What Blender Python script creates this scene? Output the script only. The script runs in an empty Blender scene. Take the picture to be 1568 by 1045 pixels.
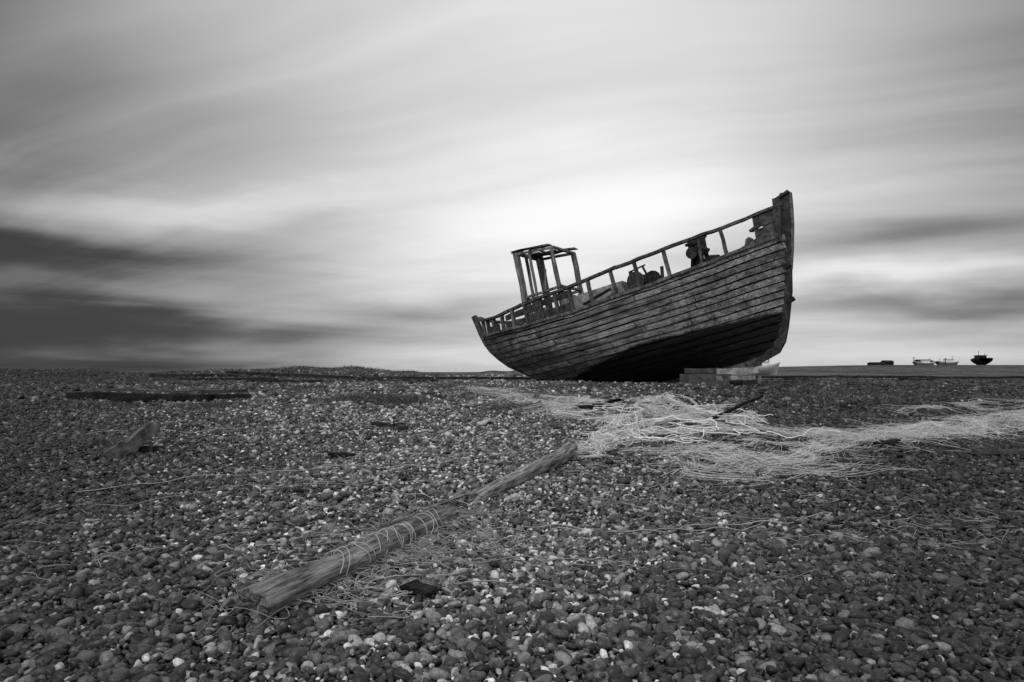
import bpy, bmesh, math
import numpy as np
from mathutils import Matrix, Vector
rng = np.random.default_rng(7)
scene = bpy.context.scene

# ------------------------------------------------------------------ helpers
def smooth(t):
    t = np.clip(t, 0, 1); return t*t*(3-2*t)

def terrain(x, y):
    x = np.asarray(x, float); y = np.asarray(y, float)
    z = .93*smooth((y-4)/13)
    near = 1-smooth((y-45)/30)
    z = z + near*(.028*np.sin(x*.9+1.3*np.sin(y*.5))*np.sin(y*.7+.5) + .013*np.sin(2.3*x+1)*np.sin(1.9*y+2)
                  + .008*np.sin(5.1*x+2*np.sin(1.3*y))*np.sin(4.3*y+1))
    bank = smooth((-x-4)/7)*np.exp(-((y-26)/5)**2)
    z = z + bank*(.32+.07*np.sin(x*.62+.5)+.045*np.sin(x*1.5+y)+.02*np.sin(x*4.3))
    z = z + .34*smooth((x+12)/4)*(1-smooth((x-0)/5))*np.exp(-((y-30)/4)**2)*(1+.2*np.sin(x*.9+1)+.12*np.sin(x*2.3+y)+.05*np.sin(x*5.3))
    z = z + 1.75*smooth((x-15)/60)*smooth((y-60)/80)
    return z

def make_mesh(name, V, F, mat, smooth_sh=False, col=None, parent=None):
    V = np.asarray(V, np.float32); F = np.asarray(F, np.int32)
    me = bpy.data.meshes.new(name)
    k = F.shape[1]
    me.vertices.add(len(V)); me.vertices.foreach_set('co', V.ravel())
    me.loops.add(F.size); me.loops.foreach_set('vertex_index', F.ravel())
    me.polygons.add(len(F))
    me.polygons.foreach_set('loop_start', np.arange(len(F), dtype=np.int32)*k)
    me.polygons.foreach_set('loop_total', np.full(len(F), k, np.int32))
    me.polygons.foreach_set('use_smooth', np.full(len(F), smooth_sh, bool))
    if col is not None:
        a = me.attributes.new('tone', 'FLOAT', 'POINT')
        a.data.foreach_set('value', np.array(np.broadcast_to(col,(len(V),)), np.float32))
    me.update(calc_edges=True)
    if len(V)<200000: me.validate()
    me.materials.append(mat)
    ob = bpy.data.objects.new(name, me)
    scene.collection.objects.link(ob)
    if parent: ob.parent = parent
    return ob

class MB:
    """mesh accumulator of quads"""
    def __init__(s): s.V=[]; s.F=[]; s.C=[]; s.n=0
    def add(s, V, F, tone=None):
        V=np.asarray(V,float).reshape(-1,3); F=np.asarray(F,int)
        if tone is None: tone=rng.uniform(.6,1.25)
        s.V.append(V); s.F.append(F+s.n); s.C.append(np.full(len(V),tone)); s.n+=len(V)
    def beam(s, p0, p1, w, h, up=(0,0,1), n=4, jit=.004, tone=None, taper=1.0):
        p0=np.array(p0,float); p1=np.array(p1,float); d=p1-p0; L=np.linalg.norm(d); d/=L
        up=np.array(up,float); sd=np.cross(d,up)
        if np.linalg.norm(sd)<1e-3: sd=np.cross(d,(1,0,0))
        sd/=np.linalg.norm(sd); u=np.cross(sd,d)
        V=[]
        for i in range(n+1):
            t=i/n; c=p0+d*L*t; k=1+(taper-1)*t
            c=c+rng.normal(0,jit,3)
            for a,b in((-1,-1),(1,-1),(1,1),(-1,1)):
                V.append(c+sd*a*w/2*k+u*b*h/2*k+rng.normal(0,jit*.6,3))
        F=[]
        for i in range(n):
            for j in range(4):
                F.append((i*4+j,i*4+(j+1)%4,(i+1)*4+(j+1)%4,(i+1)*4+j))
        F.append((3,2,1,0)); F.append((n*4,n*4+1,n*4+2,n*4+3))
        s.add(V,F,tone)
    def sweep(s, P, w, h, tone=None, up=(0,0,1), jit=.003):
        P=np.array(P,float); n=len(P); V=[]
        for i in range(n):
            d=P[min(i+1,n-1)]-P[max(i-1,0)]; d/=np.linalg.norm(d)
            sd=np.cross(d,up); sd/=np.linalg.norm(sd); u=np.cross(sd,d)
            c=P[i]+rng.normal(0,jit,3)
            for a,b in((-1,-1),(1,-1),(1,1),(-1,1)): V.append(c+sd*a*w/2+u*b*h/2)
        F=[(i*4+j,i*4+(j+1)%4,(i+1)*4+(j+1)%4,(i+1)*4+j) for i in range(n-1) for j in range(4)]
        F.append((3,2,1,0)); F.append(((n-1)*4,(n-1)*4+1,(n-1)*4+2,(n-1)*4+3))
        s.add(V,F,tone)
    def grid(s, G, tone=None, flip=False):
        G=np.asarray(G,float); a,b=G.shape[:2]
        F=[]
        for i in range(a-1):
            for j in range(b-1):
                q=(i*b+j,(i+1)*b+j,(i+1)*b+j+1,i*b+j+1)
                F.append(q[::-1] if flip else q)
        s.add(G.reshape(-1,3),F,tone)
    def rod(s, p0, p1, r, k=10, tone=None, r1=None):
        p0=np.array(p0,float); p1=np.array(p1,float); d=p1-p0; d/=np.linalg.norm(d)
        a=np.cross(d,(.3,.5,.81)); a/=np.linalg.norm(a); b=np.cross(d,a)
        r1=r if r1 is None else r1
        rows=[]
        for c,rr in((p0,r*.02),(p0,r),(p1,r1),(p1,r1*.02)):
            rows.append([c+rr*(a*math.cos(2*math.pi*j/k)+b*math.sin(2*math.pi*j/k)) for j in range(k+1)])
        s.grid(np.array(rows),tone)
    def build(s, name, mat, parent=None, smooth_sh=False):
        return make_mesh(name, np.vstack(s.V), np.vstack(s.F), mat, smooth_sh, np.concatenate(s.C), parent)

def tubes(P, R, k=3):
    S,n,_=P.shape
    T=np.gradient(P,axis=1); T/=np.linalg.norm(T,axis=2,keepdims=True)+1e-9
    ref=np.array([.13,.21,.97]); A=np.cross(T,ref); A/=np.linalg.norm(A,axis=2,keepdims=True)+1e-9
    B=np.cross(T,A)
    ang=np.arange(k)*2*np.pi/k
    V=P[:,:,None,:]+R[:,:,None,None]*(A[:,:,None,:]*np.cos(ang)[None,None,:,None]+B[:,:,None,:]*np.sin(ang)[None,None,:,None])
    idx=np.arange(S*n*k).reshape(S,n,k)
    a=idx[:,:-1,:]; b=np.roll(idx,-1,axis=2)[:,:-1,:]; c=np.roll(idx,-1,axis=2)[:,1:,:]; d=idx[:,1:,:]
    F=np.stack([a,b,c,d],-1).reshape(-1,4)
    return V.reshape(-1,3),F

# ------------------------------------------------------------------ materials
class NT:
    def __init__(s,nt): s.nt=nt; s.N=nt.nodes; s.L=nt.links
    def node(s,t,**kw):
        n=s.N.new(t)
        for k,v in kw.items(): setattr(n,k,v)
        return n
    def put(s,inp,v):
        if isinstance(v,bpy.types.NodeSocket): s.L.new(v,inp)
        else: inp.default_value=v
    def m(s,op,a,b=0.0,c=0.0,clamp=False):
        n=s.node('ShaderNodeMath',operation=op,use_clamp=clamp)
        s.put(n.inputs[0],a); s.put(n.inputs[1],b); s.put(n.inputs[2],c)
        return n.outputs[0]
    def noise(s,vec,scale,detail=4,rough=.55,dist=0):
        n=s.node('ShaderNodeTexNoise')
        if vec is not None: s.L.new(vec,n.inputs['Vector'])
        n.inputs['Scale'].default_value=scale; n.inputs['Detail'].default_value=detail
        n.inputs['Roughness'].default_value=rough; n.inputs['Distortion'].default_value=dist
        return n.outputs['Fac']
    def ramp(s,f,pts):
        n=s.node('ShaderNodeValToRGB'); s.L.new(f,n.inputs[0]); e=n.color_ramp.elements
        while len(e)<len(pts): e.new(.5)
        for i,(p,v) in enumerate(pts): e[i].position=p; e[i].color=(v,v,v,1)
        return n.outputs[0]
    def mapping(s,vec,scale=(1,1,1),rot=(0,0,0)):
        n=s.node('ShaderNodeMapping'); s.L.new(vec,n.inputs[0])
        n.inputs['Scale'].default_value=scale; n.inputs['Rotation'].default_value=rot
        return n.outputs[0]

def new_mat(name,rough=.8,spec=.25):
    m=bpy.data.materials.new(name); m.use_nodes=True
    t=NT(m.node_tree); b=t.N['Principled BSDF']
    b.inputs['Roughness'].default_value=rough; b.inputs['Specular IOR Level'].default_value=spec
    return m,t,b

def wood_mat(name, lo, hi, grain=(1.2,22,22), bump=.5, boot=False, stain=.5, dist=.02, r=(.33,.68)):
    m,t,b=new_mat(name,.85,.15)
    tc=t.node('ShaderNodeTexCoord').outputs['Object']
    g=t.noise(t.mapping(tc,grain),1.6,8,.65,.3)
    g2=t.noise(t.mapping(tc,(grain[0]*.6+.3,grain[1]*.18,grain[2]*.18)),1.7,4,.6)
    at=t.node('ShaderNodeAttribute',attribute_name='tone').outputs['Fac']
    c=t.m('MULTIPLY_ADD',t.ramp(g,[(r[0],0),(r[1],1)]),hi-lo,lo)
    st=t.m('MULTIPLY_ADD',t.ramp(g2,[(.38,0),(.6,1)]),stain,1-stain)
    c=t.m('MULTIPLY',t.m('MULTIPLY',c,st),at)
    if boot:
        s=t.node('ShaderNodeSeparateXYZ'); t.L.new(tc,s.inputs[0])
        run=t.noise(t.mapping(tc,(3.5,1,1.1)),1.3,6,.7)
        c=t.m('MULTIPLY',c,t.m('MULTIPLY_ADD',t.ramp(run,[(.34,0),(.56,1)]),.45,.55))
        line=t.m('MULTIPLY_ADD',t.m('MINIMUM',t.m('SUBTRACT',s.outputs[0],6.2),0.0),.14,.95)
        n=t.noise(tc,3.5,6,.7)
        d=t.m('ADD',t.m('SUBTRACT',s.outputs[2],line),t.m('MULTIPLY',t.m('SUBTRACT',n,.5),.16))
        f=t.m('MULTIPLY_ADD',d,16,.5,clamp=True)
        wear=t.ramp(t.noise(t.mapping(tc,(1,6,6)),2.0,6,.7),[(.55,.008),(.80,.05)])
        mx=t.node('ShaderNodeMix',data_type='FLOAT'); t.L.new(f,mx.inputs[0]); t.L.new(wear,mx.inputs[2]); t.L.new(c,mx.inputs[3])
        c=mx.outputs[0]
    cc=t.node('ShaderNodeCombineColor')
    for i in range(3): t.L.new(c,cc.inputs[i])
    t.L.new(cc.outputs[0],b.inputs['Base Color'])
    bp=t.node('ShaderNodeBump'); bp.inputs['Strength'].default_value=bump; bp.inputs['Distance'].default_value=dist
    t.L.new(g,bp.inputs['Height']); t.L.new(bp.outputs[0],b.inputs['Normal'])
    return m

M_hull=wood_mat('hull_planks',.05,.44,(1.1,20,20),.6,True,.55)
M_frame=wood_mat('weathered_timber',.03,.17,(6,6,6),.5,False,.5)
M_pale=wood_mat('pale_timber',.12,.45,(5,5,5),.5,False,.4)
M_house=wood_mat('wheelhouse_timber',.07,.30,(8,8,3),.5,False,.5)
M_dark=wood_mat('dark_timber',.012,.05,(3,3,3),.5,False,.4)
M_iron=wood_mat('rusted_iron',.012,.07,(7,7,7),.6,False,.5)
M_log=wood_mat('driftwood',.05,.46,(2.6,30,30),.9,False,.5,.035,(.36,.66))

M_peb,t,b=new_mat('pebble_flint',.5,.35)
at=t.node('ShaderNodeAttribute',attribute_name='tone').outputs['Fac']
geo=t.node('ShaderNodeTexCoord').outputs['Object']
n=t.noise(geo,60,3,.6)
c=t.m('MULTIPLY',at,t.m('MULTIPLY_ADD',t.ramp(n,[(.3,0),(.7,1)]),.9,.55))
cc=t.node('ShaderNodeCombineColor')
for i in range(3): t.L.new(c,cc.inputs[i])
t.L.new(cc.outputs[0],b.inputs['Base Color'])
bp=t.node('ShaderNodeBump'); bp.inputs['Strength'].default_value=.25; bp.inputs['Distance'].default_value=.004
t.L.new(t.noise(geo,110,2,.5),bp.inputs['Height']); t.L.new(bp.outputs[0],b.inputs['Normal'])

M_gr,t,b=new_mat('shingle_ground',.85,.2)
geo=t.node('ShaderNodeTexCoord').outputs['Object']
v=t.node('ShaderNodeTexVoronoi'); t.L.new(geo,v.inputs['Vector']); v.inputs['Scale'].default_value=17
sp=t.node('ShaderNodeSeparateColor'); t.L.new(v.outputs['Color'],sp.inputs[0])
c=t.ramp(sp.outputs[0],[(0,.02),(.6,.10),(.85,.2),(1,.5)])
big=t.ramp(t.noise(geo,.45,6,.7),[(.35,.35),(.65,1.5)])
far=t.ramp(t.noise(t.mapping(geo,(.06,.02,.06)),1.0,6,.75),[(.35,.5),(.62,2.0)])
edge=t.ramp(v.outputs['Distance'],[(.2,1),(.6,.25)])
cs=t.node('ShaderNodeRGBToBW'); t.L.new(c,cs.inputs[0])
c=t.m('MULTIPLY',t.m('MULTIPLY',t.m('MULTIPLY',cs.outputs[0],big),edge),far)
cc=t.node('ShaderNodeCombineColor')
for i in range(3): t.L.new(c,cc.inputs[i])
t.L.new(cc.outputs[0],b.inputs['Base Color'])
bp=t.node('ShaderNodeBump'); bp.inputs['Strength'].default_value=.8; bp.inputs['Distance'].default_value=.03; bp.invert=True
t.L.new(v.outputs['Distance'],bp.inputs['Height']); t.L.new(bp.outputs[0],b.inputs['Normal'])

def plain(name,v,var=.4,scale=8,rough=.85):
    m,t,b=new_mat(name,rough,.2)
    geo=t.node('ShaderNodeTexCoord').outputs['Object']
    at=t.node('ShaderNodeAttribute',attribute_name='tone').outputs['Fac']
    c=t.m('MULTIPLY',t.m('MULTIPLY_ADD',t.noise(geo,scale,4,.6),v*var*2,v*(1-var)),at)
    cc=t.node('ShaderNodeCombineColor')
    for i in range(3): t.L.new(c,cc.inputs[i])
    t.L.new(cc.outputs[0],b.inputs['Base Color'])
    return m
M_net=plain('net_twine',.80,.15,3)
M_rope=plain('old_rope',.32,.4,10)
M_grass=plain('dry_grass',.16,.5,2)
M_white=plain('white_paint',.7,.15,3)

# ------------------------------------------------------------------ ground
def axis(near,far,step,grow):
    a=[0.]; s=step
    while a[-1]<far:
        if a[-1]>near: s*=grow
        a.append(a[-1]+s)
    return np.array(a)
xa=axis(12,3500,.12,1.09); xs_=np.concatenate([-xa[::-1],xa[1:]])
ya=axis(36,3500,.12,1.09); yb=axis(2,300,.3,1.3); ys_=np.concatenate([-yb[::-1],ya[1:]])
X,Y=np.meshgrid(xs_,ys_); Z=terrain(X,Y)-.012
nx,ny=len(xs_),len(ys_)
V=np.stack([X,Y,Z],-1).reshape(-1,3)
I=np.arange(nx*ny).reshape(ny,nx)
F=np.stack([I[:-1,:-1],I[:-1,1:],I[1:,1:],I[1:,:-1]],-1).reshape(-1,4)
make_mesh('ground',V,F,M_gr,True)

# ------------------------------------------------------------------ pebbles (one object)
def ico(sub):
    bm=bmesh.new(); bmesh.ops.create_icosphere(bm,subdivisions=sub,radius=1)
    V=np.array([v.co[:] for v in bm.verts]); F=np.array([[v.index for v in f.verts] for f in bm.faces]); bm.free()
    return V,F
def variants(sub,n=18):
    V,F=ico(sub); out=[]
    for i in range(n):
        k=rng.normal(0,1,(4,3)); ph=rng.uniform(0,6,4)
        d=1+.12*sum(np.sin(V@k[j]*1.6+ph[j]) for j in range(4))
        W=V*d[:,None]
        for _ in range(5):
            a=rng.normal(0,1,3); a/=np.linalg.norm(a); lim=rng.uniform(.5,.85)
            dd=W@a; W=W-np.clip(dd-lim,0,None)[:,None]*a*.9
        out.append(W)
    return np.array(out),F
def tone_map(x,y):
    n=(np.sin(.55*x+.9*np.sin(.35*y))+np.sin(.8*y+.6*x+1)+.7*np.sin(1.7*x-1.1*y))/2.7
    vignette=np.exp(-((x-.25+.14*y)/ (.75+.29*y))**2)  # lens-vignette falloff painted into the pebble tones, darker towards the frame edges
    vignette=vignette*(.45+.55*smooth((y-2.2)/3.2))
    return (.32+1.15*vignette)*(1+.25*n), vignette
def pebbles(y0,y1,spacing,sub,size,margin=1.2,sig=.42):
    gx=np.arange(-(y1*.78+margin),(y1*.78+margin),spacing); gy=np.arange(y0,y1,spacing)
    PX,PY=np.meshgrid(gx,gy); PX=PX.ravel(); PY=PY.ravel()
    PX=PX+rng.uniform(-.6,.6,len(PX))*spacing; PY=PY+rng.uniform(-.6,.6,len(PY))*spacing
    k=np.abs(PX)<PY*.78+margin; 
    scrub=smooth((PY-15)/3)*smooth((-PX-1.5)/3)
    k&=rng.uniform(0,1,len(PX))>scrub*.45
    PX=PX[k]; PY=PY[k]; N=len(PX); scrub=scrub[k]
    W,F=variants(sub); vi=rng.integers(0,len(W),N)
    r=np.clip(size*np.exp(rng.normal(0,sig,N)),size*.42,size*2.6)
    tm_,vignette=tone_map(PX,PY)
    lt=rng.uniform(0,1,N)<(.02+.15*vignette)*(1-.8*scrub)  # light stones also thin out with the painted edge darkening
    r[lt]=np.minimum(r[lt]*.9,size*1.5)
    S=np.stack([r*rng.uniform(1.0,1.5,N),r*rng.uniform(.75,1.1,N),r*rng.uniform(.5,.85,N)],1)
    yaw=rng.uniform(0,6.283,N); tl=rng.normal(0,.45,N); tm=rng.normal(0,.45,N)
    cy,sy=np.cos(yaw),np.sin(yaw); ca,sa=np.cos(tl),np.sin(tl); cb,sb=np.cos(tm),np.sin(tm)
    Z0=np.zeros(N); O=np.ones(N)
    Rz=np.array([[cy,-sy,Z0],[sy,cy,Z0],[Z0,Z0,O]]).transpose(2,0,1)
    Rx=np.array([[O,Z0,Z0],[Z0,ca,-sa],[Z0,sa,ca]]).transpose(2,0,1)
    Ry=np.array([[cb,Z0,sb],[Z0,O,Z0],[-sb,Z0,cb]]).transpose(2,0,1)
    R=Rz@Rx@Ry
    pos=np.stack([PX,PY,terrain(PX,PY)+S[:,2]*rng.uniform(-.1,.85,N)],1)
    V=np.einsum('nij,nvj->nvi',R,W[vi]*S[:,None,:])+pos[:,None,:]
    nv=V.shape[1]
    FF=(F[None]+(np.arange(N)*nv)[:,None,None]).reshape(-1,3)
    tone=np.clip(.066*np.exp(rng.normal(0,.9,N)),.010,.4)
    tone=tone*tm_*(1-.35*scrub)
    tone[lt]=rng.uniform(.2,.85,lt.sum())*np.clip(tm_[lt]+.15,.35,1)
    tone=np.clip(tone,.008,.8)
    return V.reshape(-1,3).astype(np.float32),FF.astype(np.int32),np.repeat(tone,nv)
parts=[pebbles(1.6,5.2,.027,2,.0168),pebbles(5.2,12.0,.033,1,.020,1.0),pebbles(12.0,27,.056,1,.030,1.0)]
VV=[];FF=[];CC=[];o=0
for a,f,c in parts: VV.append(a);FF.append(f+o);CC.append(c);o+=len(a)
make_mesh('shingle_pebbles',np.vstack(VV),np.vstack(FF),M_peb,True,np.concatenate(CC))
del VV,FF,CC,parts

# ------------------------------------------------------------------ BOAT
boat=bpy.data.objects.new('wrecked_fishing_boat',None); scene.collection.objects.link(boat)
th=math.radians(13); c_,s_=math.cos(th),math.sin(th); fx,fy=.8307,-.5568
Fw=Vector((fx*c_,fy*c_,s_)); Po=Vector((-fy,fx,0)); Up=Vector((-fx*s_,-fy*s_,c_))
boat.matrix_world=Matrix(((Fw[0],Po[0],Up[0],-.98),(Fw[1],Po[1],Up[1],21.0),(Fw[2],Po[2],Up[2],-.358),(0,0,0,1)))

def sheer(X): return np.interp(X,[.6,1.3,3,4.55,6.9,8.27,9.85],[2.68,2.47,2.24,2.17,2.26,2.42,2.74])
def railz(X): return np.interp(X,[.5,1.1,2.0,3,4.7,7.08,8.72,10.05],[3.22,2.95,2.78,2.78,2.80,2.96,3.14,3.48])
def xst(Z): return np.interp(Z,[0,.3,.88,1.5,2.0,2.35,2.7,3.3],[4.0,3.4,2.45,1.5,1.0,.80,.68,.52])
def xbw(Z): return np.interp(Z,[-.05,.05,.13,.30,.624,1.34,2.72,3.6],[8.3,8.7,8.95,9.1,9.24,9.48,9.80,9.97])
def hull(u,v,off=0.0,side=-1):
    u=np.asarray(u,float); v=np.asarray(v,float)
    def base(u,v):
        zs=sheer(.68+u*9.17); Z=zs*v
        Xp=xst(Z)*(1-u)+xbw(Z)*u
        vv=np.clip(v,0,1)
        wb=np.clip((u-.46)/.54,0,1); ws=np.clip((.46-u)/.46,0,1)
        f=(1-wb**(1.45+1.25*vv))*(1-ws**(1.7+1.5*vv))
        g=(1-np.clip(1-vv,0,1)**2.6+1e-6)**.8
        Yb=.05+1.5*f*g
        return np.stack([Xp,Yb,Z],-1)
    e=1e-3
    P=base(u,v); du=base(np.clip(u+e,0,1),v)-base(np.clip(u-e,0,1),v); dv=base(u,v+e)-base(u,v-e)
    nr=np.cross(dv,du); nr/=np.linalg.norm(nr,axis=-1,keepdims=True)+1e-12
    nr=np.where(nr[...,1:2]<0,-nr,nr)
    P=P+nr*np.asarray(off)[...,None] if np.ndim(off) else P+nr*off
    P[...,1]*=side
    return P

mb=MB(); NS=15
for side in(-1,1):
    for k in range(NS):
        cuts=[0]+sorted(rng.uniform(.2,.8,2))+[1]
        if cuts[2]-cuts[1]<.15: cuts=[0,cuts[1],1]
        for a,b2 in zip(cuts[:-1],cuts[1:]):
            nu=max(6,int((b2-a)*90)); g=.0012
            u=np.linspace(a+(g if a>0 else 0),b2-(g if b2<1 else 0),nu)
            ph=rng.uniform(0,6); gap=.006+.002*np.sin(u*14+ph*3); wob=.0012*np.sin(u*23+ph)+.0008*np.sin(u*61+ph*2)
            v0=k/NS+gap+wob; v1=(k+1)/NS-gap+wob*.3
            lift=rng.normal(0,.004)+.005*np.sin(u*9+ph)
            rows=[hull(u,v0,-.04,side),hull(u,v0,.022+lift,side),hull(u,v0*.5+v1*.5,.014+lift,side),hull(u,v1,-.002+lift,side),hull(u,v1,-.04,side)]
            mb.grid(np.array(rows),rng.uniform(.65,1.15)*(1.3 if (k==6 or k==9) else 1),flip=(side==1))
mb.build('hull_planking',M_hull,boat)
mb=MB()
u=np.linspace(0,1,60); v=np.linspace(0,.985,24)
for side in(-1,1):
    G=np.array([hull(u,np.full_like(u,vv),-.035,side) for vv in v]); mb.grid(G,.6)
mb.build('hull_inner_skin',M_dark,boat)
mb=MB()
ul=np.linspace(.01,.985,50); L_=hull(ul,np.full_like(ul,.95),-.05,-1); R_=hull(ul,np.full_like(ul,.95),-.05,1)
rows=[L_*(1-t)+R_*t+np.array([0,0,.06*math.sin(math.pi*t)]) for t in np.linspace(0,1,9)]
mb.grid(np.array(rows),.9); mb.build('deck',M_frame,boat)
mb=MB()
mb.beam((3.6,0,-.06),(8.55,0,-.06),.16,.2,n=10)
Zs=np.array([-.05,.05,.13,.3,.62,1.0,1.4,1.9,2.4,2.9,3.3,3.66])
P=np.stack([xbw(Zs)+.01,0*Zs,Zs],1)
mb.sweep(P,.22,.17,tone=.5,up=(0,1,0),jit=.006)
P2=np.stack([xbw(Zs[7:])+.13,0*Zs[7:]+.01,Zs[7:]-.02],1); P2[0,0]-=.03
mb.sweep(P2,.06,.13,tone=1.9,up=(0,1,0),jit=.010)
Zs=np.array([.1,.5,.88,1.2,1.5,1.8,2.1,2.35,2.7,3.0,3.3]); P=np.stack([xst(Zs)-.0,0*Zs,Zs],1); mb.sweep(P,.14,.13,tone=.8,up=(0,1,0))
mb.beam((9.62,-.16,2.55),(9.78,-.14,3.56),.12,.16,tone=.6); mb.beam((9.62,.16,2.55),(9.78,.14,3.50),.12,.16,tone=.8)
mb.beam((9.72,0,3.56),(10.08,0,3.66),.26,.06,tone=.6)
mb.build('keel_and_stem',M_frame,boat)
mb=MB()
mb.beam((9.56,0,1.95),(9.74,0,2.0),.24,.09,tone=1)
mb.beam((9.45,0,1.15),(9.62,0,1.2),.24,.08,tone=1)
mb.build('stem_ironwork',M_iron,boat)

def side_at(X,side,z):
    uu=np.clip((X-.68)/(9.17),0,1); p=hull(np.array([uu]),np.array([1.0]),-.03,side)[0]
    return np.array([p[0],p[1],z])
mb=MB()
def rail(side,x0,x1,w=.13,h=.065):
    Xs=np.linspace(x0,x1,max(4,int((x1-x0)*5)))
    P=[]
    for X in Xs:
        p=side_at(X,side,railz(X)); 
        if X>9.0: p[0]+= (X-9.0)*.12
        P.append(p)
    mb.sweep(P,w,h,tone=.8,jit=.006)
rail(-1,.55,3.1); rail(-1,3.0,6.1);rail(-1,6.06,9.80); rail(1,.55,4.4); rail(1,9.0,9.80)
def stan(X,side,w=.085,top=None,lean=0):
    a=side_at(X,side,sheer(X)-.1); b_=side_at(X+lean,side,(railz(X+lean)-.03) if top is None else top)
    mb.beam(a,b_,w,w*.9,up=(1,0,0),n=3,jit=.006,tone=rng.uniform(.7,1.3))
for X in [1.0,1.35,1.75,2.2,2.65,3.15,3.7,4.2]: stan(X,-1,.09)
for X in [4.66,5.27,5.95,6.6,7.36,8.66]: stan(X,-1,.085,lean=-.03)
for X in [8.1]: stan(X,-1,.06,lean=.05)
for X in [1.0,1.8,2.6,3.4,4.3]: stan(X,1)
for X in [5.2,6.4]: stan(X,1,.08,top=2.45)
def bul(x0,x1,side,f0,f1,tone):
    Xs=np.linspace(x0,x1,8); lo=[];hi=[]
    for X in Xs:
        s0=sheer(X); r0=railz(X)-.03
        p=side_at(X,side,s0+(r0-s0)*f0+.01); q=side_at(X,side,s0+(r0-s0)*f1)
        if X>9.0: q[0]+=(X-9)*.12*f1; p[0]+=(X-9)*.12*f0
        j=rng.normal(0,.012)
        lo.append(p+np.array([0,side*.02,0])); hi.append(q+np.array([0,side*.02,j]))
    lo=np.array(lo);hi=np.array(hi); inn=np.array([0,-side*.05,0])
    mb.grid(np.array([lo+inn,lo,hi,hi+inn,lo+inn]),tone)
bul(9.28,9.76,-1,.0,.48,1.0); bul(9.28,9.76,-1,.52,.98,.8); bul(9.3,9.76,1,0,.98,.8)
bul(2.3,4.7,-1,.05,.40,.55); bul(1.2,3.1,1,.05,.9,.7); bul(2.35,3.6,-1,.5,.85,.6); bul(3.6,4.7,-1,.62,.9,.5)
bul(3.1,4.4,1,.05,.6,1.0); bul(1.3,2.0,-1,.05,.5,.5)
Xs=np.linspace(.8,9.65,40); mb.sweep([side_at(X,-1,sheer(X)-.03)+np.array([0,-.055,0]) for X in Xs],.06,.07,tone=1.3)
mb.sweep([side_at(X,1,sheer(X)-.03)+np.array([0,.055,0]) for X in Xs],.06,.07,tone=1.1)
mb.build('bulwark_rail',M_frame,boat)

# wheelhouse skeleton
mb=MB()
A=(2.80,-.6);B=(4.0,-.6);C=(2.80,.6);D=(3.98,.6)
def post(xy,z1,w=.085,tone=1.0,dx=0): mb.beam((xy[0],xy[1],2.1),(xy[0]+dx,xy[1],z1),w,w,up=(1,0,0),n=5,jit=.008,tone=tone)
post(A,4.50,.14);post(B,4.24,.07,1.0,-.05);post(C,4.50,.10,.8);post(D,4.28,.12,1.1)
post((3.22,-.6),4.42,.06,1.2);post((2.8,-.1),4.5,.07,.9);post((3.3,.6),4.38,.09,.8); post((2.95,.45),4.48,.14,.7)
for z,tn in((4.47,1.0),(3.15,.9)):
    mb.beam((2.74,-.6,z),(4.05,-.6,z-.22 if z>4 else z),.07,.06,tone=tn); mb.beam((2.74,.6,z),(4.03,.6,z-.2 if z>4 else z),.07,.07,tone=tn)
    mb.beam((2.8,-.66,z),(2.8,.66,z),.07,.06,tone=tn); mb.beam((4.0,-.66,z-.2 if z>4 else z),(4.0,.66,z-.2 if z>4 else z),.07,.06,tone=tn)
for x,zz in((2.72,4.51),(3.3,4.42)):
    mb.sweep([(x,y,zz+.06*(1-(y/.7)**2)) for y in np.linspace(-.7,.7,8)],.06,.03,tone=.9)
for y,x1 in((-.55,3.9),(-.3,3.4),(.1,3.2),(.3,3.6),(.52,4.15)): mb.beam((2.66,y,4.56),(x1,y,4.56-.19*(x1-2.66)/1.4),.22,.03,tone=.8,jit=.012)
for i in range(5):
    y=-.5+i*.22; mb.beam((4.03,y,2.1),(4.03,y,2.9+rng.uniform(-.08,.12)),.20,.03,up=(1,0,0),tone=1.7)
for i in range(5):
    x=2.95+i*.22; mb.beam((x,.63,2.1),(x,.63,2.95+rng.uniform(-.1,.1)),.03,.2,up=(1,0,0),tone=1.4)
for i in range(3):
    x=2.9+i*.21; mb.beam((x,-.63,2.1),(x,-.63,2.9+rng.uniform(-.2,.2)),.03,.18,up=(1,0,0),tone=.6)
mb.beam((3.5,-.58,3.2),(3.62,-.58,3.75),.05,.04,tone=1.1)
mb.beam((3.1,.1,3.15),(3.1,.1,4.3),.08,.04,up=(1,0,0),tone=.8)
mb.build('wheelhouse_frame',M_house,boat)
mb=MB()
mb.beam((4.5,-.5,2.5),(5.7,-.5,2.5),.05,.55,tone=1); mb.beam((4.5,.5,2.5),(5.7,.5,2.5),.05,.55,tone=1)
mb.beam((4.5,-.47,2.5),(4.5,.47,2.5),.05,.55,tone=1); mb.beam((5.7,-.47,2.5),(5.7,.47,2.5),.05,.55,tone=1.1)
mb.beam((4.7,-.9,2.4),(5.5,-.75,2.62),.3,.04,tone=1)
mb.beam((8.75,-.1,2.3),(8.95,.1,2.9),.14,.14,tone=.5); mb.beam((8.4,0,2.55),(9.2,0,2.75),.35,.12,tone=.5)
mb.build('hatch_coaming',M_pale,boat)
mb=MB()
mb.beam((5.95,0,2.2),(6.65,0,2.2),.7,.35); mb.rod((6.1,-.45,2.66),(6.1,.5,2.66),.18,14); mb.rod((6.1,-.5,2.66),(6.1,-.45,2.66),.24,16); mb.rod((6.1,.1,2.66),(6.1,.15,2.66),.24,16)
mb.rod((6.5,-.3,2.6),(6.5,.3,2.6),.15,12); mb.rod((6.5,-.36,2.6),(6.5,-.30,2.6),.22,14)
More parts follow.
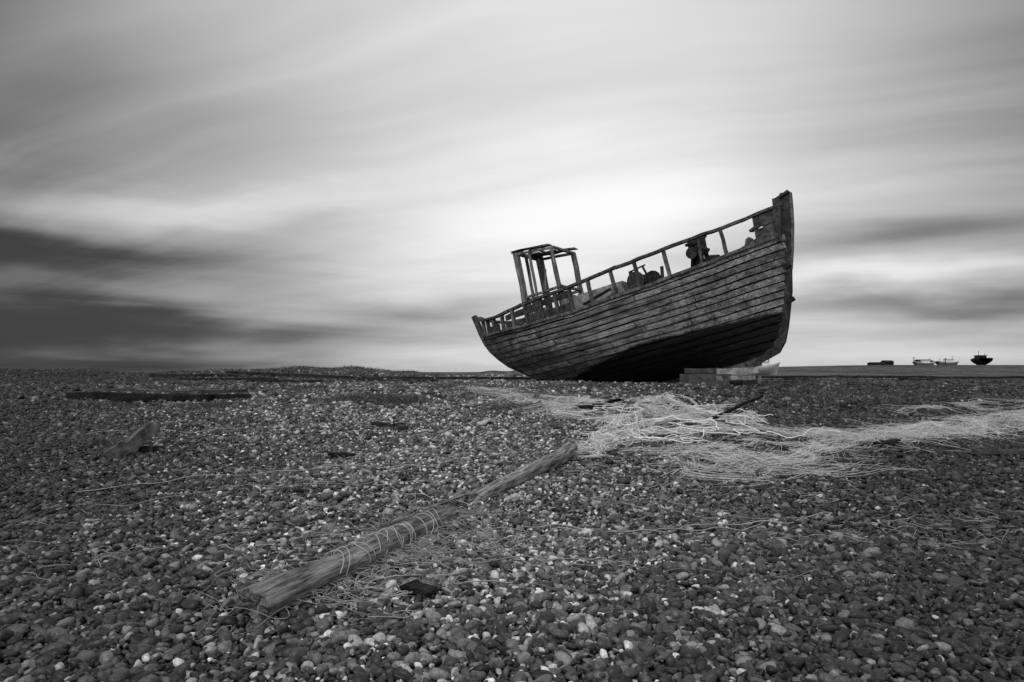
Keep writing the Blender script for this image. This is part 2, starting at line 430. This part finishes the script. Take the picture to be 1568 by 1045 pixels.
mb.beam((5.85,-.2,2.3),(5.9,-.2,3.0),.08,.08,up=(1,0,0)); mb.beam((6.65,-.1,2.3),(6.72,-.1,2.9),.07,.07,up=(1,0,0))
mb.beam((6.3,.3,2.3),(6.33,.3,2.88),.25,.2,up=(1,0,0)); mb.rod((5.85,-.2,3.0),(6.3,-.1,3.08),.022,8)
mb.rod((5.72,.2,2.55),(5.72,.2,2.85),.10,10); mb.rod((6.35,-.1,2.6),(6.25,-.2,3.05),.03,6); mb.beam((5.6,.1,2.3),(5.95,.1,2.75),.05,.3)
mb.build('net_winch',M_iron,boat)
mb=MB()
mb.rod((7.72,-.05,2.2),(7.72,-.05,2.75),.16,12,r1=.12); mb.rod((7.72,-.05,2.75),(7.72,-.05,3.15),.09,12,r1=.14)
mb.rod((7.72,-.05,3.15),(7.72,-.05,3.22),.17,12); mb.beam((7.55,.1,2.2),(7.5,.12,3.36),.11,.11,up=(1,0,0))
mb.beam((7.9,-.15,2.2),(7.92,-.15,3.30),.08,.10,up=(1,0,0)); mb.rod((7.42,0,3.24),(8.0,-.1,3.28),.04,8)
mb.rod((7.6,-.3,2.9),(7.6,.25,2.95),.08,10); mb.rod((7.62,-.33,2.93),(7.62,-.28,2.93),.15,12)
mb.beam((7.35,0,2.25),(7.55,0,3.0),.06,.06); mb.rod((7.8,-.35,3.05),(8.05,-.3,2.85),.05,8)
mb.rod((7.95,-.1,2.7),(8.2,-.2,2.62),.09,8)
mb.build('capstan',M_iron,boat)

blk=bpy.data.objects.new('timber_block_stack',None); scene.collection.objects.link(blk)
mb=MB()
cx,cy=4.95,16.45; g=float(terrain(cx,cy))
mb.beam((cx-.95,cy-.25,g+.12),(cx+.10,cy-.65,g+.12),.34,.30,tone=.3)
mb.beam((cx-.15,cy-.45,g+.32),(cx+.72,cy-.75,g+.36),.34,.14,tone=1.1)
mb.beam((cx-.15,cy+.3,g+.10),(cx+.85,cy-.45,g+.10),.30,.26,tone=.9)
mb.beam((cx+.1,cy+.1,g+.31),(cx+.85,cy-.2,g+.33),.5,.14,tone=1.3)
mb.beam((cx-.85,cy-.2,g+.34),(cx-.1,cy-.4,g+.35),.30,.12,tone=.25)
mb.beam((cx-.2,cy-.6,g+.17),(cx+.6,cy-.9,g+.19),.22,.10,tone=.9)
mb.build('blocks',M_pale,blk)

# ------------------------------------------------------------------ driftwood poles in the foreground
def log(mbx,P,r0,r1,k=36,squash=.9,seed=0,tone=1.0):
    P=np.array(P,float); n=120; t=np.linspace(0,1,n); tt=np.linspace(0,1,len(P))
    C=np.stack([np.interp(t,tt,P[:,i]) for i in range(3)],1)
    d=C[-1]-C[0]; d/=np.linalg.norm(d); a=np.cross(d,(0,0,1)); a/=np.linalg.norm(a); b_=np.cross(a,d)
    rr=np.random.default_rng(seed); ph=rr.uniform(0,6,12); rows=[]; je=rr.normal(0,.012,k)+.03*np.sin(np.arange(k)*2*math.pi/k+ph[8])
    for i in range(n):
        r=r0+(r1-r0)*t[i]; row=[]
        for j in range(k+1):
            jj=j%k; an=2*math.pi*jj/k
            q=1+.07*math.sin(2*an+ph[0]+t[i]*.6)+.05*math.sin(4*an+ph[1]+t[i])+.025*math.sin(7*an+ph[2]+t[i]*5)+.03*math.sin(t[i]*17+ph[3]+an)+.015*math.sin(13*an+ph[5]+3*math.sin(t[i]*9))+.012*math.sin(t[i]*61+an*3)
            q-= .15*max(0,math.cos((an-1.9-.3*t[i]-.1*math.sin(t[i]*8))*.5))**140
            q-= .12*max(0,math.cos((an-2.7-.2*t[i])*.5))**160*(.5+.5*math.sin(t[i]*12+ph[6]))
            q-= .10*max(0,math.cos((an-1.2+.2*t[i])*.5))**160*(.5+.5*math.sin(t[i]*9+ph[7]))
            e=0
            if i==0: q*=.02
            if i==1: e=je[jj]
            if i==n-1: q*=.02
            if i==n-2: e=je[(jj*3)%k]*.5
            row.append(C[i if i else 2]+d*e+a*math.cos(an)*r*q+b_*math.sin(an)*r*q*squash)
        rows.append(row)
    mbx.grid(np.array(rows),tone,flip=True)
def local_log(name,p0,p1,r0,r1,seed,tone=1.0,squash=.9):
    p0=Vector(p0);p1=Vector(p1);L=(p1-p0).length
    mbx=MB(); nn=8; P=[(L*i/nn,.02*math.sin(i*1.1+seed),.008*math.sin(i*1.7)) for i in range(nn+1)]
    log(mbx,P,r0,r1,seed=seed,tone=tone,squash=squash)
    ob=mbx.build(name,M_log,None,True)
    x=(p1-p0).normalized(); y=Vector((0,0,1)).cross(x).normalized(); z=x.cross(y)
    ob.matrix_world=Matrix(((x[0],y[0],z[0],p0[0]),(x[1],y[1],z[1],p0[1]),(x[2],y[2],z[2],p0[2]),(0,0,0,1)))
    return ob
def T(x,y): return float(terrain(x,y))
LA0=(-1.29,3.42,T(-1.3,3.4)+.085); LA1=(-.50,5.62,T(-.50,5.62)+.045)
local_log('driftwood_pole',LA0,LA1,.098,.080,1,1.0)
local_log('driftwood_pole',(-.36,6.05,T(-.36,6.05)+.03),(.72,8.1,T(.72,8.1)+.13),.072,.092,5,1.25)
local_log('driftwood_slat',(-1.22,4.50,T(-1.2,4.5)+.035),(-.66,5.66,T(-.6,5.6)+.07),.04,.05,9,.55,.5)
local_log('driftwood_slat',(-.72,5.85,T(-.75,5.9)+.03),(-.30,6.35,T(-.25,6.5)+.06),.022,.03,11,.7,.5)
def strands(P,rad,name,mat,tone=None,k=4):
    P=np.array(P); S,n,_=P.shape
    R=np.full((S,n),rad) if np.ndim(rad)==0 else rad
    V,F=tubes(P,R,k); c=np.repeat(rng.uniform(.6,1.3,S) if tone is None else np.full(S,tone),n*k)
    return make_mesh(name,V,F,mat,True,c)
L=[]
p0=np.array(LA0);p1=np.array(LA1);d=(p1-p0);Ln=np.linalg.norm(d);d/=Ln
a=np.cross(d,(0,0,1));a/=np.linalg.norm(a);b_=np.cross(a,d)
for (s0,s1,turns) in((.60,1.0,2),(.62,1.15,2),(1.05,1.45,3),(1.1,1.7,2),(1.45,2.0,3),(.9,1.3,2),(1.3,1.5,2),(1.7,2.1,2)):
    t_=np.linspace(0,1,90); s=s0+(s1-s0)*t_+.05*np.sin(t_*19+s0*9); an=t_*turns*2*math.pi+rng.uniform(0,6)
    r=(.110-.016*s/Ln)+.006*np.sin(t_*40)
    L.append(p0+d*s[:,None]+a*(np.cos(an)*r)[:,None]+b_*(np.sin(an)*r*.98)[:,None])
strands(L,.0032,'rope_lashing',M_net,tone=.5,k=5)

def cord(x0,y0,ang,length,n=90,amp=.25,lift=.03):
    t_=np.linspace(0,1,n); ph=rng.uniform(0,6,4)
    lat=amp*(np.sin(t_*5+ph[0])-math.sin(ph[0]))*.5+amp*.3*np.sin(t_*13+ph[1])+.02*np.sin(t_*50+ph[2])
    x=x0+math.cos(ang)*length*t_-math.sin(ang)*lat; y=y0+math.sin(ang)*length*t_+math.cos(ang)*lat
    return np.stack([x,y,terrain(x,y)+lift+.012*np.sin(t_*31+ph[3])],1)
L=[cord(-.75,4.6,-.35,1.6,lift=.05),cord(-3.6,5.9,.3,3.2,lift=.045),cord(-4.2,6.6,.25,3.5,lift=.045),cord(.2,5.1,.25,1.9,lift=.045),cord(.1,5.3,.1,2.6,lift=.045),
   cord(-2.8,7.2,.5,2.6),cord(-1.0,4.2,2.8,1.2),cord(-.4,5.9,2.6,2.2),cord(.6,7.4,-.5,1.5),cord(1.2,7.2,.2,2.5),cord(-.5,5.5,-1.1,.9,amp=.4),
   cord(-.55,5.2,-.2,.8,amp=.5),cord(-1.1,4.0,-1.4,.5,amp=.4),cord(-.8,4.5,-.9,.9,amp=.5),cord(4.0,8.1,.05,3.6),cord(-6,9.6,.2,4.),cord(.0,6.6,.7,1.6),
   cord(.9,6.0,-.2,2.4,lift=.04),cord(-.2,7.6,2.9,2.0,lift=.04),cord(-.3,4.9,-.5,1.2,lift=.05)]
strands(L,.0038,'rope_strands',M_rope)
L=[]
for i in range(130):
    s=rng.uniform(.2,2.6); q=p0+d*min(s,2.4)+np.array([rng.normal(0.05,.16),rng.normal(0,.12),0])
    L.append(cord(q[0],q[1],rng.uniform(0,6.28),rng.uniform(.2,.6),40,.35,rng.uniform(.03,.05)))
for i in range(120):
    L.append(cord(rng.uniform(-4,4),rng.uniform(4.5,9),rng.uniform(0,6.28),rng.uniform(.2,.8),40,.3,.035))
strands(L,.0018,'net_threads',M_rope)

# ------------------------------------------------------------------ fishing net (bundled twine)
def net_bundles(ctrl,width,height,NB,per,seglen,n=44,curl=.12,bw=.05,gaps=0.0):
    ctrl=np.array(ctrl,float); dd=np.r_[0,np.cumsum(np.linalg.norm(np.diff(ctrl,axis=0),axis=1))]; tot=dd[-1]
    out=[]
    for _ in range(NB):
        s0=rng.uniform(-.3,tot-.2)
        if gaps>0 and math.sin(s0*3.1+1)+math.sin(s0*1.3)<-gaps and rng.uniform()<.7: continue
        ln=rng.uniform(.4,1)*seglen; l0=np.clip(rng.normal(0,.55),-1.4,1.4); ph=rng.uniform(0,6.28,6); hb=rng.uniform(0,1)**1.3
        bwid=bw*rng.uniform(.2,2.4)
        for __ in range(int(per*rng.uniform(.4,1.6))):
            ds=rng.normal(0,.12); s=np.linspace(s0+ds,s0+ds+ln*rng.uniform(.5,1.1),n); s=np.clip(s,0,tot+.6)
            cx=np.interp(s,dd,ctrl[:,0]); cy=np.interp(s,dd,ctrl[:,1]); w=np.interp(s,dd,width); h=np.interp(s,dd,height)
            p2=rng.uniform(0,6.28,5); tt=np.linspace(-1,1,n); sp=bwid*(.5+1.2*tt**2)
            lat=l0*w+.35*w*np.sin(s*1.9+ph[0])+curl*.6*np.sin(s*5+ph[1])+sp*rng.normal(0,.8)+.35*bwid*np.sin(s*8+p2[0])+.012*np.sin(s*31+p2[1])
            tx=np.gradient(cx); ty=np.gradient(cy); nn=np.hypot(tx,ty)+1e-6
            lon=curl*.9*np.sin(s*4+ph[3])+.02*np.sin(s*22+p2[2])
            x=cx-ty/nn*lat+tx/nn*lon; y=cy+tx/nn*lat+ty/nn*lon
            zz=.03+h*hb*np.exp(-(lat/(w+.05))**2)*(.6+.4*np.sin(s*3+ph[4]))+abs(rng.normal(0,.02))+.015*np.sin(s*14+p2[3])
            out.append(np.stack([x,y,terrain(x,y)+np.maximum(zz,.022)],1))
    return out
L=[]
L+=net_bundles([(.75,8.05),(1.1,8.7),(1.7,9.3),(2.5,9.6)],[.15,.25,.30,.3],[.12,.18,.16,.10],20,18,.9,curl=.25,bw=.03)
L+=net_bundles([(1.3,9.2),(1.8,10.2),(2.5,10.8),(3.4,11.2)],[.25,.35,.40,.25],[.24,.42,.48,.14],28,20,1.0,curl=.35,bw=.035)
L+=net_bundles([(2.0,10.6),(2.6,12.0),(3.0,12.8)],[.25,.40,.3],[.3,.3,.18],11,18,1.0,curl=.38,bw=.045)
L+=net_bundles([(2.3,10.0),(3.2,10.0),(3.8,10.8)],[.2,.3,.2],[.25,.25,.1],10,18,.9,curl=.3)
strands(L,.0030,'fishing_net',M_net,tone=None,k=3)
L=[]
TR=[(1.6,8.4),(2.4,7.9),(3.2,8.1),(4.0,8.7),(4.8,9.0),(6,9.7),(7.5,10.3),(9.8,10.9)]
L+=net_bundles(TR,[.2,.5,.60,.45,.28,.33,.45,.6],[.05,.06,.06,.09,.12,.16,.2,.2],115,10,1.3,curl=.24,bw=.14,gaps=.4)
L+=net_bundles(TR[3:],[.2,.15,.25,.35,.4],[.12,.16,.2,.24,.24],42,14,1.1,curl=.22,bw=.09,gaps=.3)
L+=net_bundles([(2.6,9.6),(3.6,9.5),(4.6,9.3)],[.2,.25,.2],[.08,.1,.1],14,12,1.2,curl=.2,bw=.08)
L+=net_bundles([(-1.1,14.6),(-.3,13.6),(.4,12.6),(1.4,12.4)],[.3,.5,.5,.3],[.10,.14,.12,.1],42,12,1.4,curl=.3,bw=.12)
L+=net_bundles([(.3,12.4),(.9,11.4),(1.5,10.6)],[.3,.35,.3],[.08,.1,.1],16,10,1.2,curl=.3,bw=.1)
L+=net_bundles([(6.5,11.2),(8.5,12.0),(11,12.2)],[.3,.35,.4],[.08,.1,.1],20,8,1.4,curl=.25,bw=.14)
strands(L,.0017,'fishing_net',M_net,k=3)
L=[]
for i in range(26):
    L.append(cord(rng.uniform(.8,3.2),rng.uniform(8.4,11.5),rng.uniform(-.8,1.2),rng.uniform(.4,1.4),60,.6,rng.uniform(.05,.2)))
strands(L,.006,'net_rope',M_net,k=5)

# ------------------------------------------------------------------ grass
def grass(centres,name,tone,rad0=.0045):
    L=[];R=[];C=[]
    for (x,y,rad,n,h) in centres:
        for i in range(n):
            a_=rng.uniform(0,6.28); r_=rad*math.sqrt(rng.uniform()); bx=x+math.cos(a_)*r_*1.6; by=y+math.sin(a_)*r_*.8
            hh=h*rng.uniform(.4,1.1)*(1-.5*(r_/rad)**2); la=rng.uniform(0,6.28); ln=rng.uniform(.2,1.3)*hh
            t_=np.linspace(0,1,5)
            px=bx+math.cos(la)*ln*t_**1.6; py=by+math.sin(la)*ln*t_**1.6
            L.append(np.stack([px,py,np.full(5,0.)-.01+hh*(t_-.25*t_**2)],1)); R.append(rad0*(1-t_*.85))
            C.append(rng.uniform(1.6,3.2) if rng.uniform()<.16 else rng.uniform(.25,.9))
    L=np.array(L); L[:,:,2]+=terrain(L[:,0,0],L[:,0,1])[:,None]
    V,F=tubes(L,np.array(R),3)
    make_mesh(name,V,F,M_grass,True,np.repeat(np.array(C)*tone,15))
cs=[(-2.2,12.6,.5,1700,.24),(-2.9,12.9,.6,1500,.18),(-.3,13.6,.8,1600,.22),(.15,11.8,.5,900,.18),(-.8,14.5,.7,1300,.28),(.9,12.2,.4,600,.16),
    (-5.2,8.9,.22,450,.16),(-9.0,10.9,.3,600,.24),(-5.4,12.0,.4,600,.16),(7.2,13.5,.9,1700,.15),(5.5,12.8,.6,900,.12),(9.5,12.9,.7,900,.14),(8.5,9.6,.5,500,.13),(6.2,9.2,.5,500,.12),(1.3,15.5,.7,1200,.2),(-6.4,8.0,.3,300,.12),
    (-4.2,10.6,.4,400,.1),(4.4,13.9,.5,500,.12),(.4,13.0,.5,700,.18),(4.6,8.7,.35,350,.12),(-7.6,12.2,.5,700,.16),(-10.5,13.6,.6,800,.2),(-4.6,14.6,.7,900,.18)]
grass(cs,'dry_grass',.8,.006)
cs=[]
for i in range(330):
    y=rng.uniform(16,30); x=-rng.uniform(.10,.80)*y
    cs.append((x,y,rng.uniform(.4,1.1),130,rng.uniform(.06,.22)))
for i in range(90):
    y=rng.uniform(15,27); x=rng.uniform(.30,.85)*y
    cs.append((x,y,rng.uniform(.4,.9),90,rng.uniform(.04,.11)))
grass(cs,'beach_scrub',.65,.008)

# ------------------------------------------------------------------ timbers & debris
mb=MB()
def tb(x0,y0,x1,y1,w,h,lift=.05,tone=1,n=6,l2=None): mb.beam((x0,y0,T(x0,y0)+lift),(x1,y1,T(x1,y1)+(lift if l2 is None else l2)),w,h,n=n,jit=.008,tone=tone)
tb(-8.4,13.0,-5.6,12.7,.26,.11,.08,.6); tb(-7.4,12.6,-5.0,13.0,.2,.08,.06,.5); tb(-8.2,13.2,-5.9,12.9,.12,.05,.16,3.5); tb(-6.6,13.3,-5.2,13.4,.16,.06,.12,2.0)
mb.build('beached_timber',M_dark)
mb=MB()
xq=8.2; 
while xq<27:
    l_=rng.uniform(2.6,4.2); yq=23.6-.06*(xq-8); tb(xq,yq,xq+l_,yq-.2,.20,.08,.15,rng.uniform(.7,1.4)); tb(xq+.1,yq-1.1,xq+l_,yq-1.3,.12,.04,.05,rng.uniform(1,3))
    if rng.uniform()<.6: tb(xq+.6,yq-1.7,xq+1.5,yq-1.6,.4,.14,.05,.8)
    xq+=l_+.04
mb.build('haulage_track',M_dark)
mb=MB()
xq=-9.4
while xq<1.6:
    l_=rng.uniform(1.4,2.8); yq=22.6+.1*math.sin(xq); tb(xq,yq,xq+l_,yq+rng.uniform(-.3,.3),.25,.09,.10,rng.uniform(.7,1.6)); xq+=l_+rng.uniform(0,.15)
tb(-6.8,17.5,-5.0,18.0,.2,.08,.07); tb(-9.5,19.5,-7,20.4,.2,.08,.08); tb(-4.4,19.4,-2.2,19.9,.2,.07,.07); tb(-11,20.8,-8.5,21.2,.2,.1,.1)
mb.build('boardwalk_planks',M_dark)
def debris(name,segs,mat):
    global mb
    mb=MB()
    for s in segs: tb(*s)
    return mb.build(name,mat)
debris('wood_stump',[(-4.72,8.15,-4.42,8.45,.12,.14,.0,1.5,6,.34),(-4.78,8.1,-4.62,8.2,.16,.16,.02,1.2,4,.14),(-4.9,8.5,-4.4,8.4,.1,.08,.05,.6)],M_frame)
debris('stick',[(1.0,11.4,1.9,12.0,.05,.05,.05,.5,5,.12)],M_dark)
debris('stick',[(3.0,10.1,4.1,11.2,.045,.045,.12,.5,5,.3)],M_dark)
debris('stick',[(5.6,8.3,9.5,8.2,.06,.05,.06,1.0,9)],M_frame)
debris('broken_plank',[(-2.1,10.2,-1.75,10.1,.12,.03,.05,.8)],M_dark)
debris('broken_plank',[(-.5,10.3,-.3,10.6,.10,.03,.06,1.8)],M_pale)
debris('broken_plank',[(-1.7,10.1,-1.55,9.9,.12,.04,.06,.5)],M_frame)
debris('broken_plank',[(-.62,3.9,-.42,3.75,.10,.03,.04,.5)],M_dark)
debris('broken_plank',[(4.6,8.6,5.0,8.9,.12,.05,.06,.5)],M_dark)
debris('broken_plank',[(-2.2,8.2,-1.9,8.15,.09,.03,.05,.6)],M_dark)
debris('broken_plank',[(-8.6,16.4,-7.2,16.6,.18,.06,.06,1.2)],M_frame)
mb=MB()
for i in range(300):
    y=rng.uniform(3.2,15); x=rng.uniform(-.75,.75)*y; an=rng.uniform(0,6.28); l_=rng.uniform(.04,.22)
    tb(x,y,x+math.cos(an)*l_,y+math.sin(an)*l_,.008,.007,.035,rng.uniform(.4,2.2),2)
mb.build('twigs',M_frame)

# ------------------------------------------------------------------ distant boats and sheds
def small_boat(name,x,y,Lb,Bb,Hb,yaw,mat,cab):
    e=bpy.data.objects.new(name,None); scene.collection.objects.link(e)
    e.location=(x,y,T(x,y)-.05); e.rotation_euler=(0,0,yaw)
    m1=MB(); u=np.linspace(0,1,15); rows=[]
    for v in np.linspace(0,1,8):
        f=np.clip(1-np.abs((u-.42)/.58)**(1.6+v),0,1)**.8
        rows.append(np.stack([(u-.5)*Lb*(.8+.2*v),-Bb/2*f*(1-(1-v)**2.2),Hb*v*(1+.35*(2*u-.9)**2)],1))
    G=np.array(rows); m1.grid(G,.8); G2=G.copy(); G2[...,1]*=-1; m1.grid(G2,.8)
    m1.grid(np.array([G[-1],G2[-1]]),.8)
    m1.build('hull',mat,e)
    m2=MB(); m2.beam((-.1*Lb,0,Hb+cab/2),(.16*Lb,0,Hb+cab/2),Bb*.5,cab,tone=1); m2.beam((-.12*Lb,0,Hb+cab+.05),(.19*Lb,0,Hb+cab+.05),Bb*.58,.1,tone=.8)
    m2.build('cabin',mat,e)
    m3=MB(); m3.rod((.2*Lb,0,Hb),(.2*Lb,0,Hb+cab*2.2),.05,6); m3.rod((-.35*Lb,0,Hb),(-.35*Lb,0,Hb+cab*1.5),.04,6); m3.build('masts',M_dark,e)
small_boat('beached_fishing_boat',103,150,7,3.6,1.3,1.25,M_dark,.9)
small_boat('beached_fishing_boat',97,152,6,2.4,.8,.2,M_white,.6)
small_boat('beached_fishing_boat',89.5,148,5,2.2,.6,.1,M_white,.5)
small_boat('beached_rowing_boat',25.5,70,4.2,1.7,1.0,.1,M_white,.35)
def shed(name,x,y,w,d_,h,mat):
    e=bpy.data.objects.new(name,None); scene.collection.objects.link(e); e.location=(x,y,T(x,y)-.1)
    m1=MB(); m1.beam((-w/2,0,h/2),(w/2,0,h/2),d_,h,tone=1,n=3,jit=0); m1.build('walls',mat,e)
    m2=MB()
    for s in(-1,1): m2.grid(np.array([[(-w/2-.15,s*(d_/2+.2),h-.05),(w/2+.15,s*(d_/2+.2),h-.05)],[(-w/2-.15,0,h+h*.4),(w/2+.15,0,h+h*.4)]]),.8)
    m2.build('roof',M_dark,e)
    m3=MB(); m3.beam((0,-d_/2-.02,0),(0,-d_/2-.02,h*.8),.05,.8,up=(1,0,0),tone=.5); m3.build('door',M_iron,e)
shed('tarred_shed',80,150,2.6,2.5,.6,M_dark); shed('tarred_shed',83,151,1.8,2,.9,M_dark); shed('fishing_hut',94,156,3.0,2.5,1.1,M_white)
def pole(x,y,h):
    m1=MB(); z=T(x,y); m1.rod((x,y,z-.1),(x,y,z+h),.07,6,tone=.8); m1.beam((x-.3,y,z+h*.85),(x+.3,y,z+h*.85),.06,.06); m1.build('mooring_post',M_dark)
for x,h in((88.3,1.9),(95.2,1.7),(91.5,1.2)): pole(x,150,h)

# ------------------------------------------------------------------ sky (world)
w=bpy.data.worlds.new('World'); scene.world=w; w.use_nodes=True
t=NT(w.node_tree); t.N.clear()
out=t.node('ShaderNodeOutputWorld')
SUN_EL,SUN_AZ=48,-150
sky=t.node('ShaderNodeTexSky',sky_type='NISHITA'); sky.sun_disc=False
sky.sun_elevation=math.radians(SUN_EL); sky.sun_rotation=math.radians(SUN_AZ)
bw=t.node('ShaderNodeRGBToBW'); t.L.new(sky.outputs[0],bw.inputs[0])
bg1=t.node('ShaderNodeBackground'); t.L.new(bw.outputs[0],bg1.inputs[0]); bg1.inputs[1].default_value=.1
dirv=t.node('ShaderNodeTexCoord').outputs['Generated']
s=t.node('ShaderNodeSeparateXYZ'); t.L.new(dirv,s.inputs[0]); sx,sy,sz=s.outputs
az=t.m('ARCTAN2',sx,sy); el=t.m('ARCSINE',t.m('MAXIMUM',sz,0.0))
den=t.m('ADD',t.m('MAXIMUM',sz,0.0),.16)
px=t.m('DIVIDE',sx,den); py=t.m('DIVIDE',sy,den)
A_=math.radians(-68); dx,dy=math.sin(A_),math.cos(A_)
def cv(x,y,z=0.0):
    n=t.node('ShaderNodeCombineXYZ'); t.put(n.inputs[0],x); t.put(n.inputs[1],y); t.put(n.inputs[2],z); return n.outputs[0]
wn=t.noise(cv(t.m('MULTIPLY',px,.5),t.m('MULTIPLY',py,.5),8.1),1.0,3,.5)
al=t.m('ADD',t.m('MULTIPLY',px,dx),t.m('MULTIPLY',py,dy)); ac=t.m('ADD',t.m('ADD',t.m('MULTIPLY',px,-dy),t.m('MULTIPLY',py,dx)),t.m('MULTIPLY',wn,.9))
n1=t.noise(cv(t.m('MULTIPLY',al,.28),t.m('MULTIPLY',ac,.9)),1.0,4,.5,.3)
n2=t.noise(cv(t.m('MULTIPLY',al,.16),t.m('MULTIPLY',ac,2.6),3.3),1.0,4,.55,.2)
n3=t.noise(cv(t.m('MULTIPLY',az,2.6),t.m('MULTIPLY',el,9.0),1.7),1.2,4,.55)
n4=t.noise(cv(t.m('MULTIPLY',az,1.3),t.m('MULTIPLY',el,17.0),5.7),1.5,5,.55,.4)
elw=t.m('ADD',el,t.m('MULTIPLY',t.m('SUBTRACT',n3,.5),.075))
azw=t.m('ADD',az,t.m('MULTIPLY',t.m('SUBTRACT',wn,.5),.35))
val=t.m('ADD',.57,0.0)
blobs=[(.08,.23,.32,.12,.38,.06),(.10,.45,.28,.22,.10,0),
 (-.68,.145,.25,.036,-.48,-.02),(-.58,.058,.36,.032,-.54,-.02),(-.15,.095,.16,.018,-.24,0),
 (-.45,.215,.22,.022,.24,.12),(-.76,.40,.40,.40,-.50,0),(-.62,.01,.34,.03,-.26,0),(-.35,.13,.2,.03,-.10,.1),
 (.50,.165,.20,.020,-.20,.03),(.60,.083,.24,.017,-.38,.0),(.56,.122,.2,.012,.30,.0),(.62,.035,.2,.015,-.10,0),
 (-.08,.03,.25,.015,.14,0),(.78,.42,.28,.28,-.32,0),(.1,.0,.9,.012,-.10,0),(.45,.02,.3,.02,.1,0)]
for a0,e0,wx,wy,amp,tilt in blobs:
    da=t.m('SUBTRACT',azw,a0); de=t.m('SUBTRACT',t.m('SUBTRACT',elw,e0),t.m('MULTIPLY',da,tilt))
    q=t.m('ADD',t.m('POWER',t.m('ABSOLUTE',t.m('DIVIDE',da,wx)),2.0),t.m('POWER',t.m('ABSOLUTE',t.m('DIVIDE',de,wy)),2.0))
    val=t.m('ADD',val,t.m('MULTIPLY',t.m('EXPONENT',t.m('MULTIPLY',q,-1.0)),amp))
hi=t.m('MULTIPLY_ADD',el,4.0,.12,clamp=True)
lo=t.m('SUBTRACT',1.0,t.m('MULTIPLY',el,3.2,clamp=True))
val=t.m('ADD',val,t.m('MULTIPLY',t.m('MULTIPLY',t.m('SUBTRACT',n1,.5),.75),hi)); val=t.m('ADD',val,t.m('MULTIPLY',t.m('MULTIPLY',t.m('SUBTRACT',n2,.5),.38),hi))
val=t.m('ADD',val,t.m('MULTIPLY',t.m('MULTIPLY',t.m('SUBTRACT',n4,.5),.66),lo))
val=t.m('SMOOTH_MAX',val,.04,.12); val=t.m('SMOOTH_MIN',val,1.0,.15)
cc=t.node('ShaderNodeCombineColor')
for i in range(3): t.L.new(val,cc.inputs[i])
bg2=t.node('ShaderNodeBackground'); t.L.new(cc.outputs[0],bg2.inputs[0]); bg2.inputs[1].default_value=1.0
mx=t.node('ShaderNodeMixShader'); mx.inputs[0].default_value=.96; t.L.new(bg1.outputs[0],mx.inputs[1]); t.L.new(bg2.outputs[0],mx.inputs[2])
t.L.new(mx.outputs[0],out.inputs[0])
sd=bpy.data.lights.new('sun','SUN'); sd.energy=1.5; sd.angle=math.radians(10); so=bpy.data.objects.new('sun',sd); scene.collection.objects.link(so)
e_=math.radians(SUN_EL); a_=math.radians(SUN_AZ)
dv=Vector((math.sin(a_)*math.cos(e_),math.cos(a_)*math.cos(e_),math.sin(e_)))
so.rotation_euler=dv.to_track_quat('Z','Y').to_euler()

# ------------------------------------------------------------------ camera
cd=bpy.data.cameras.new('camera'); cam=bpy.data.objects.new('camera',cd); scene.collection.objects.link(cam)
cam.location=(0,0,1.25); cam.rotation_euler=(math.radians(90),0,0)
cd.lens=24; cd.sensor_width=36; cd.shift_y=.0303; cd.clip_end=8000; cd.clip_start=.05
scene.camera=cam
scene.view_settings.view_transform='Standard'
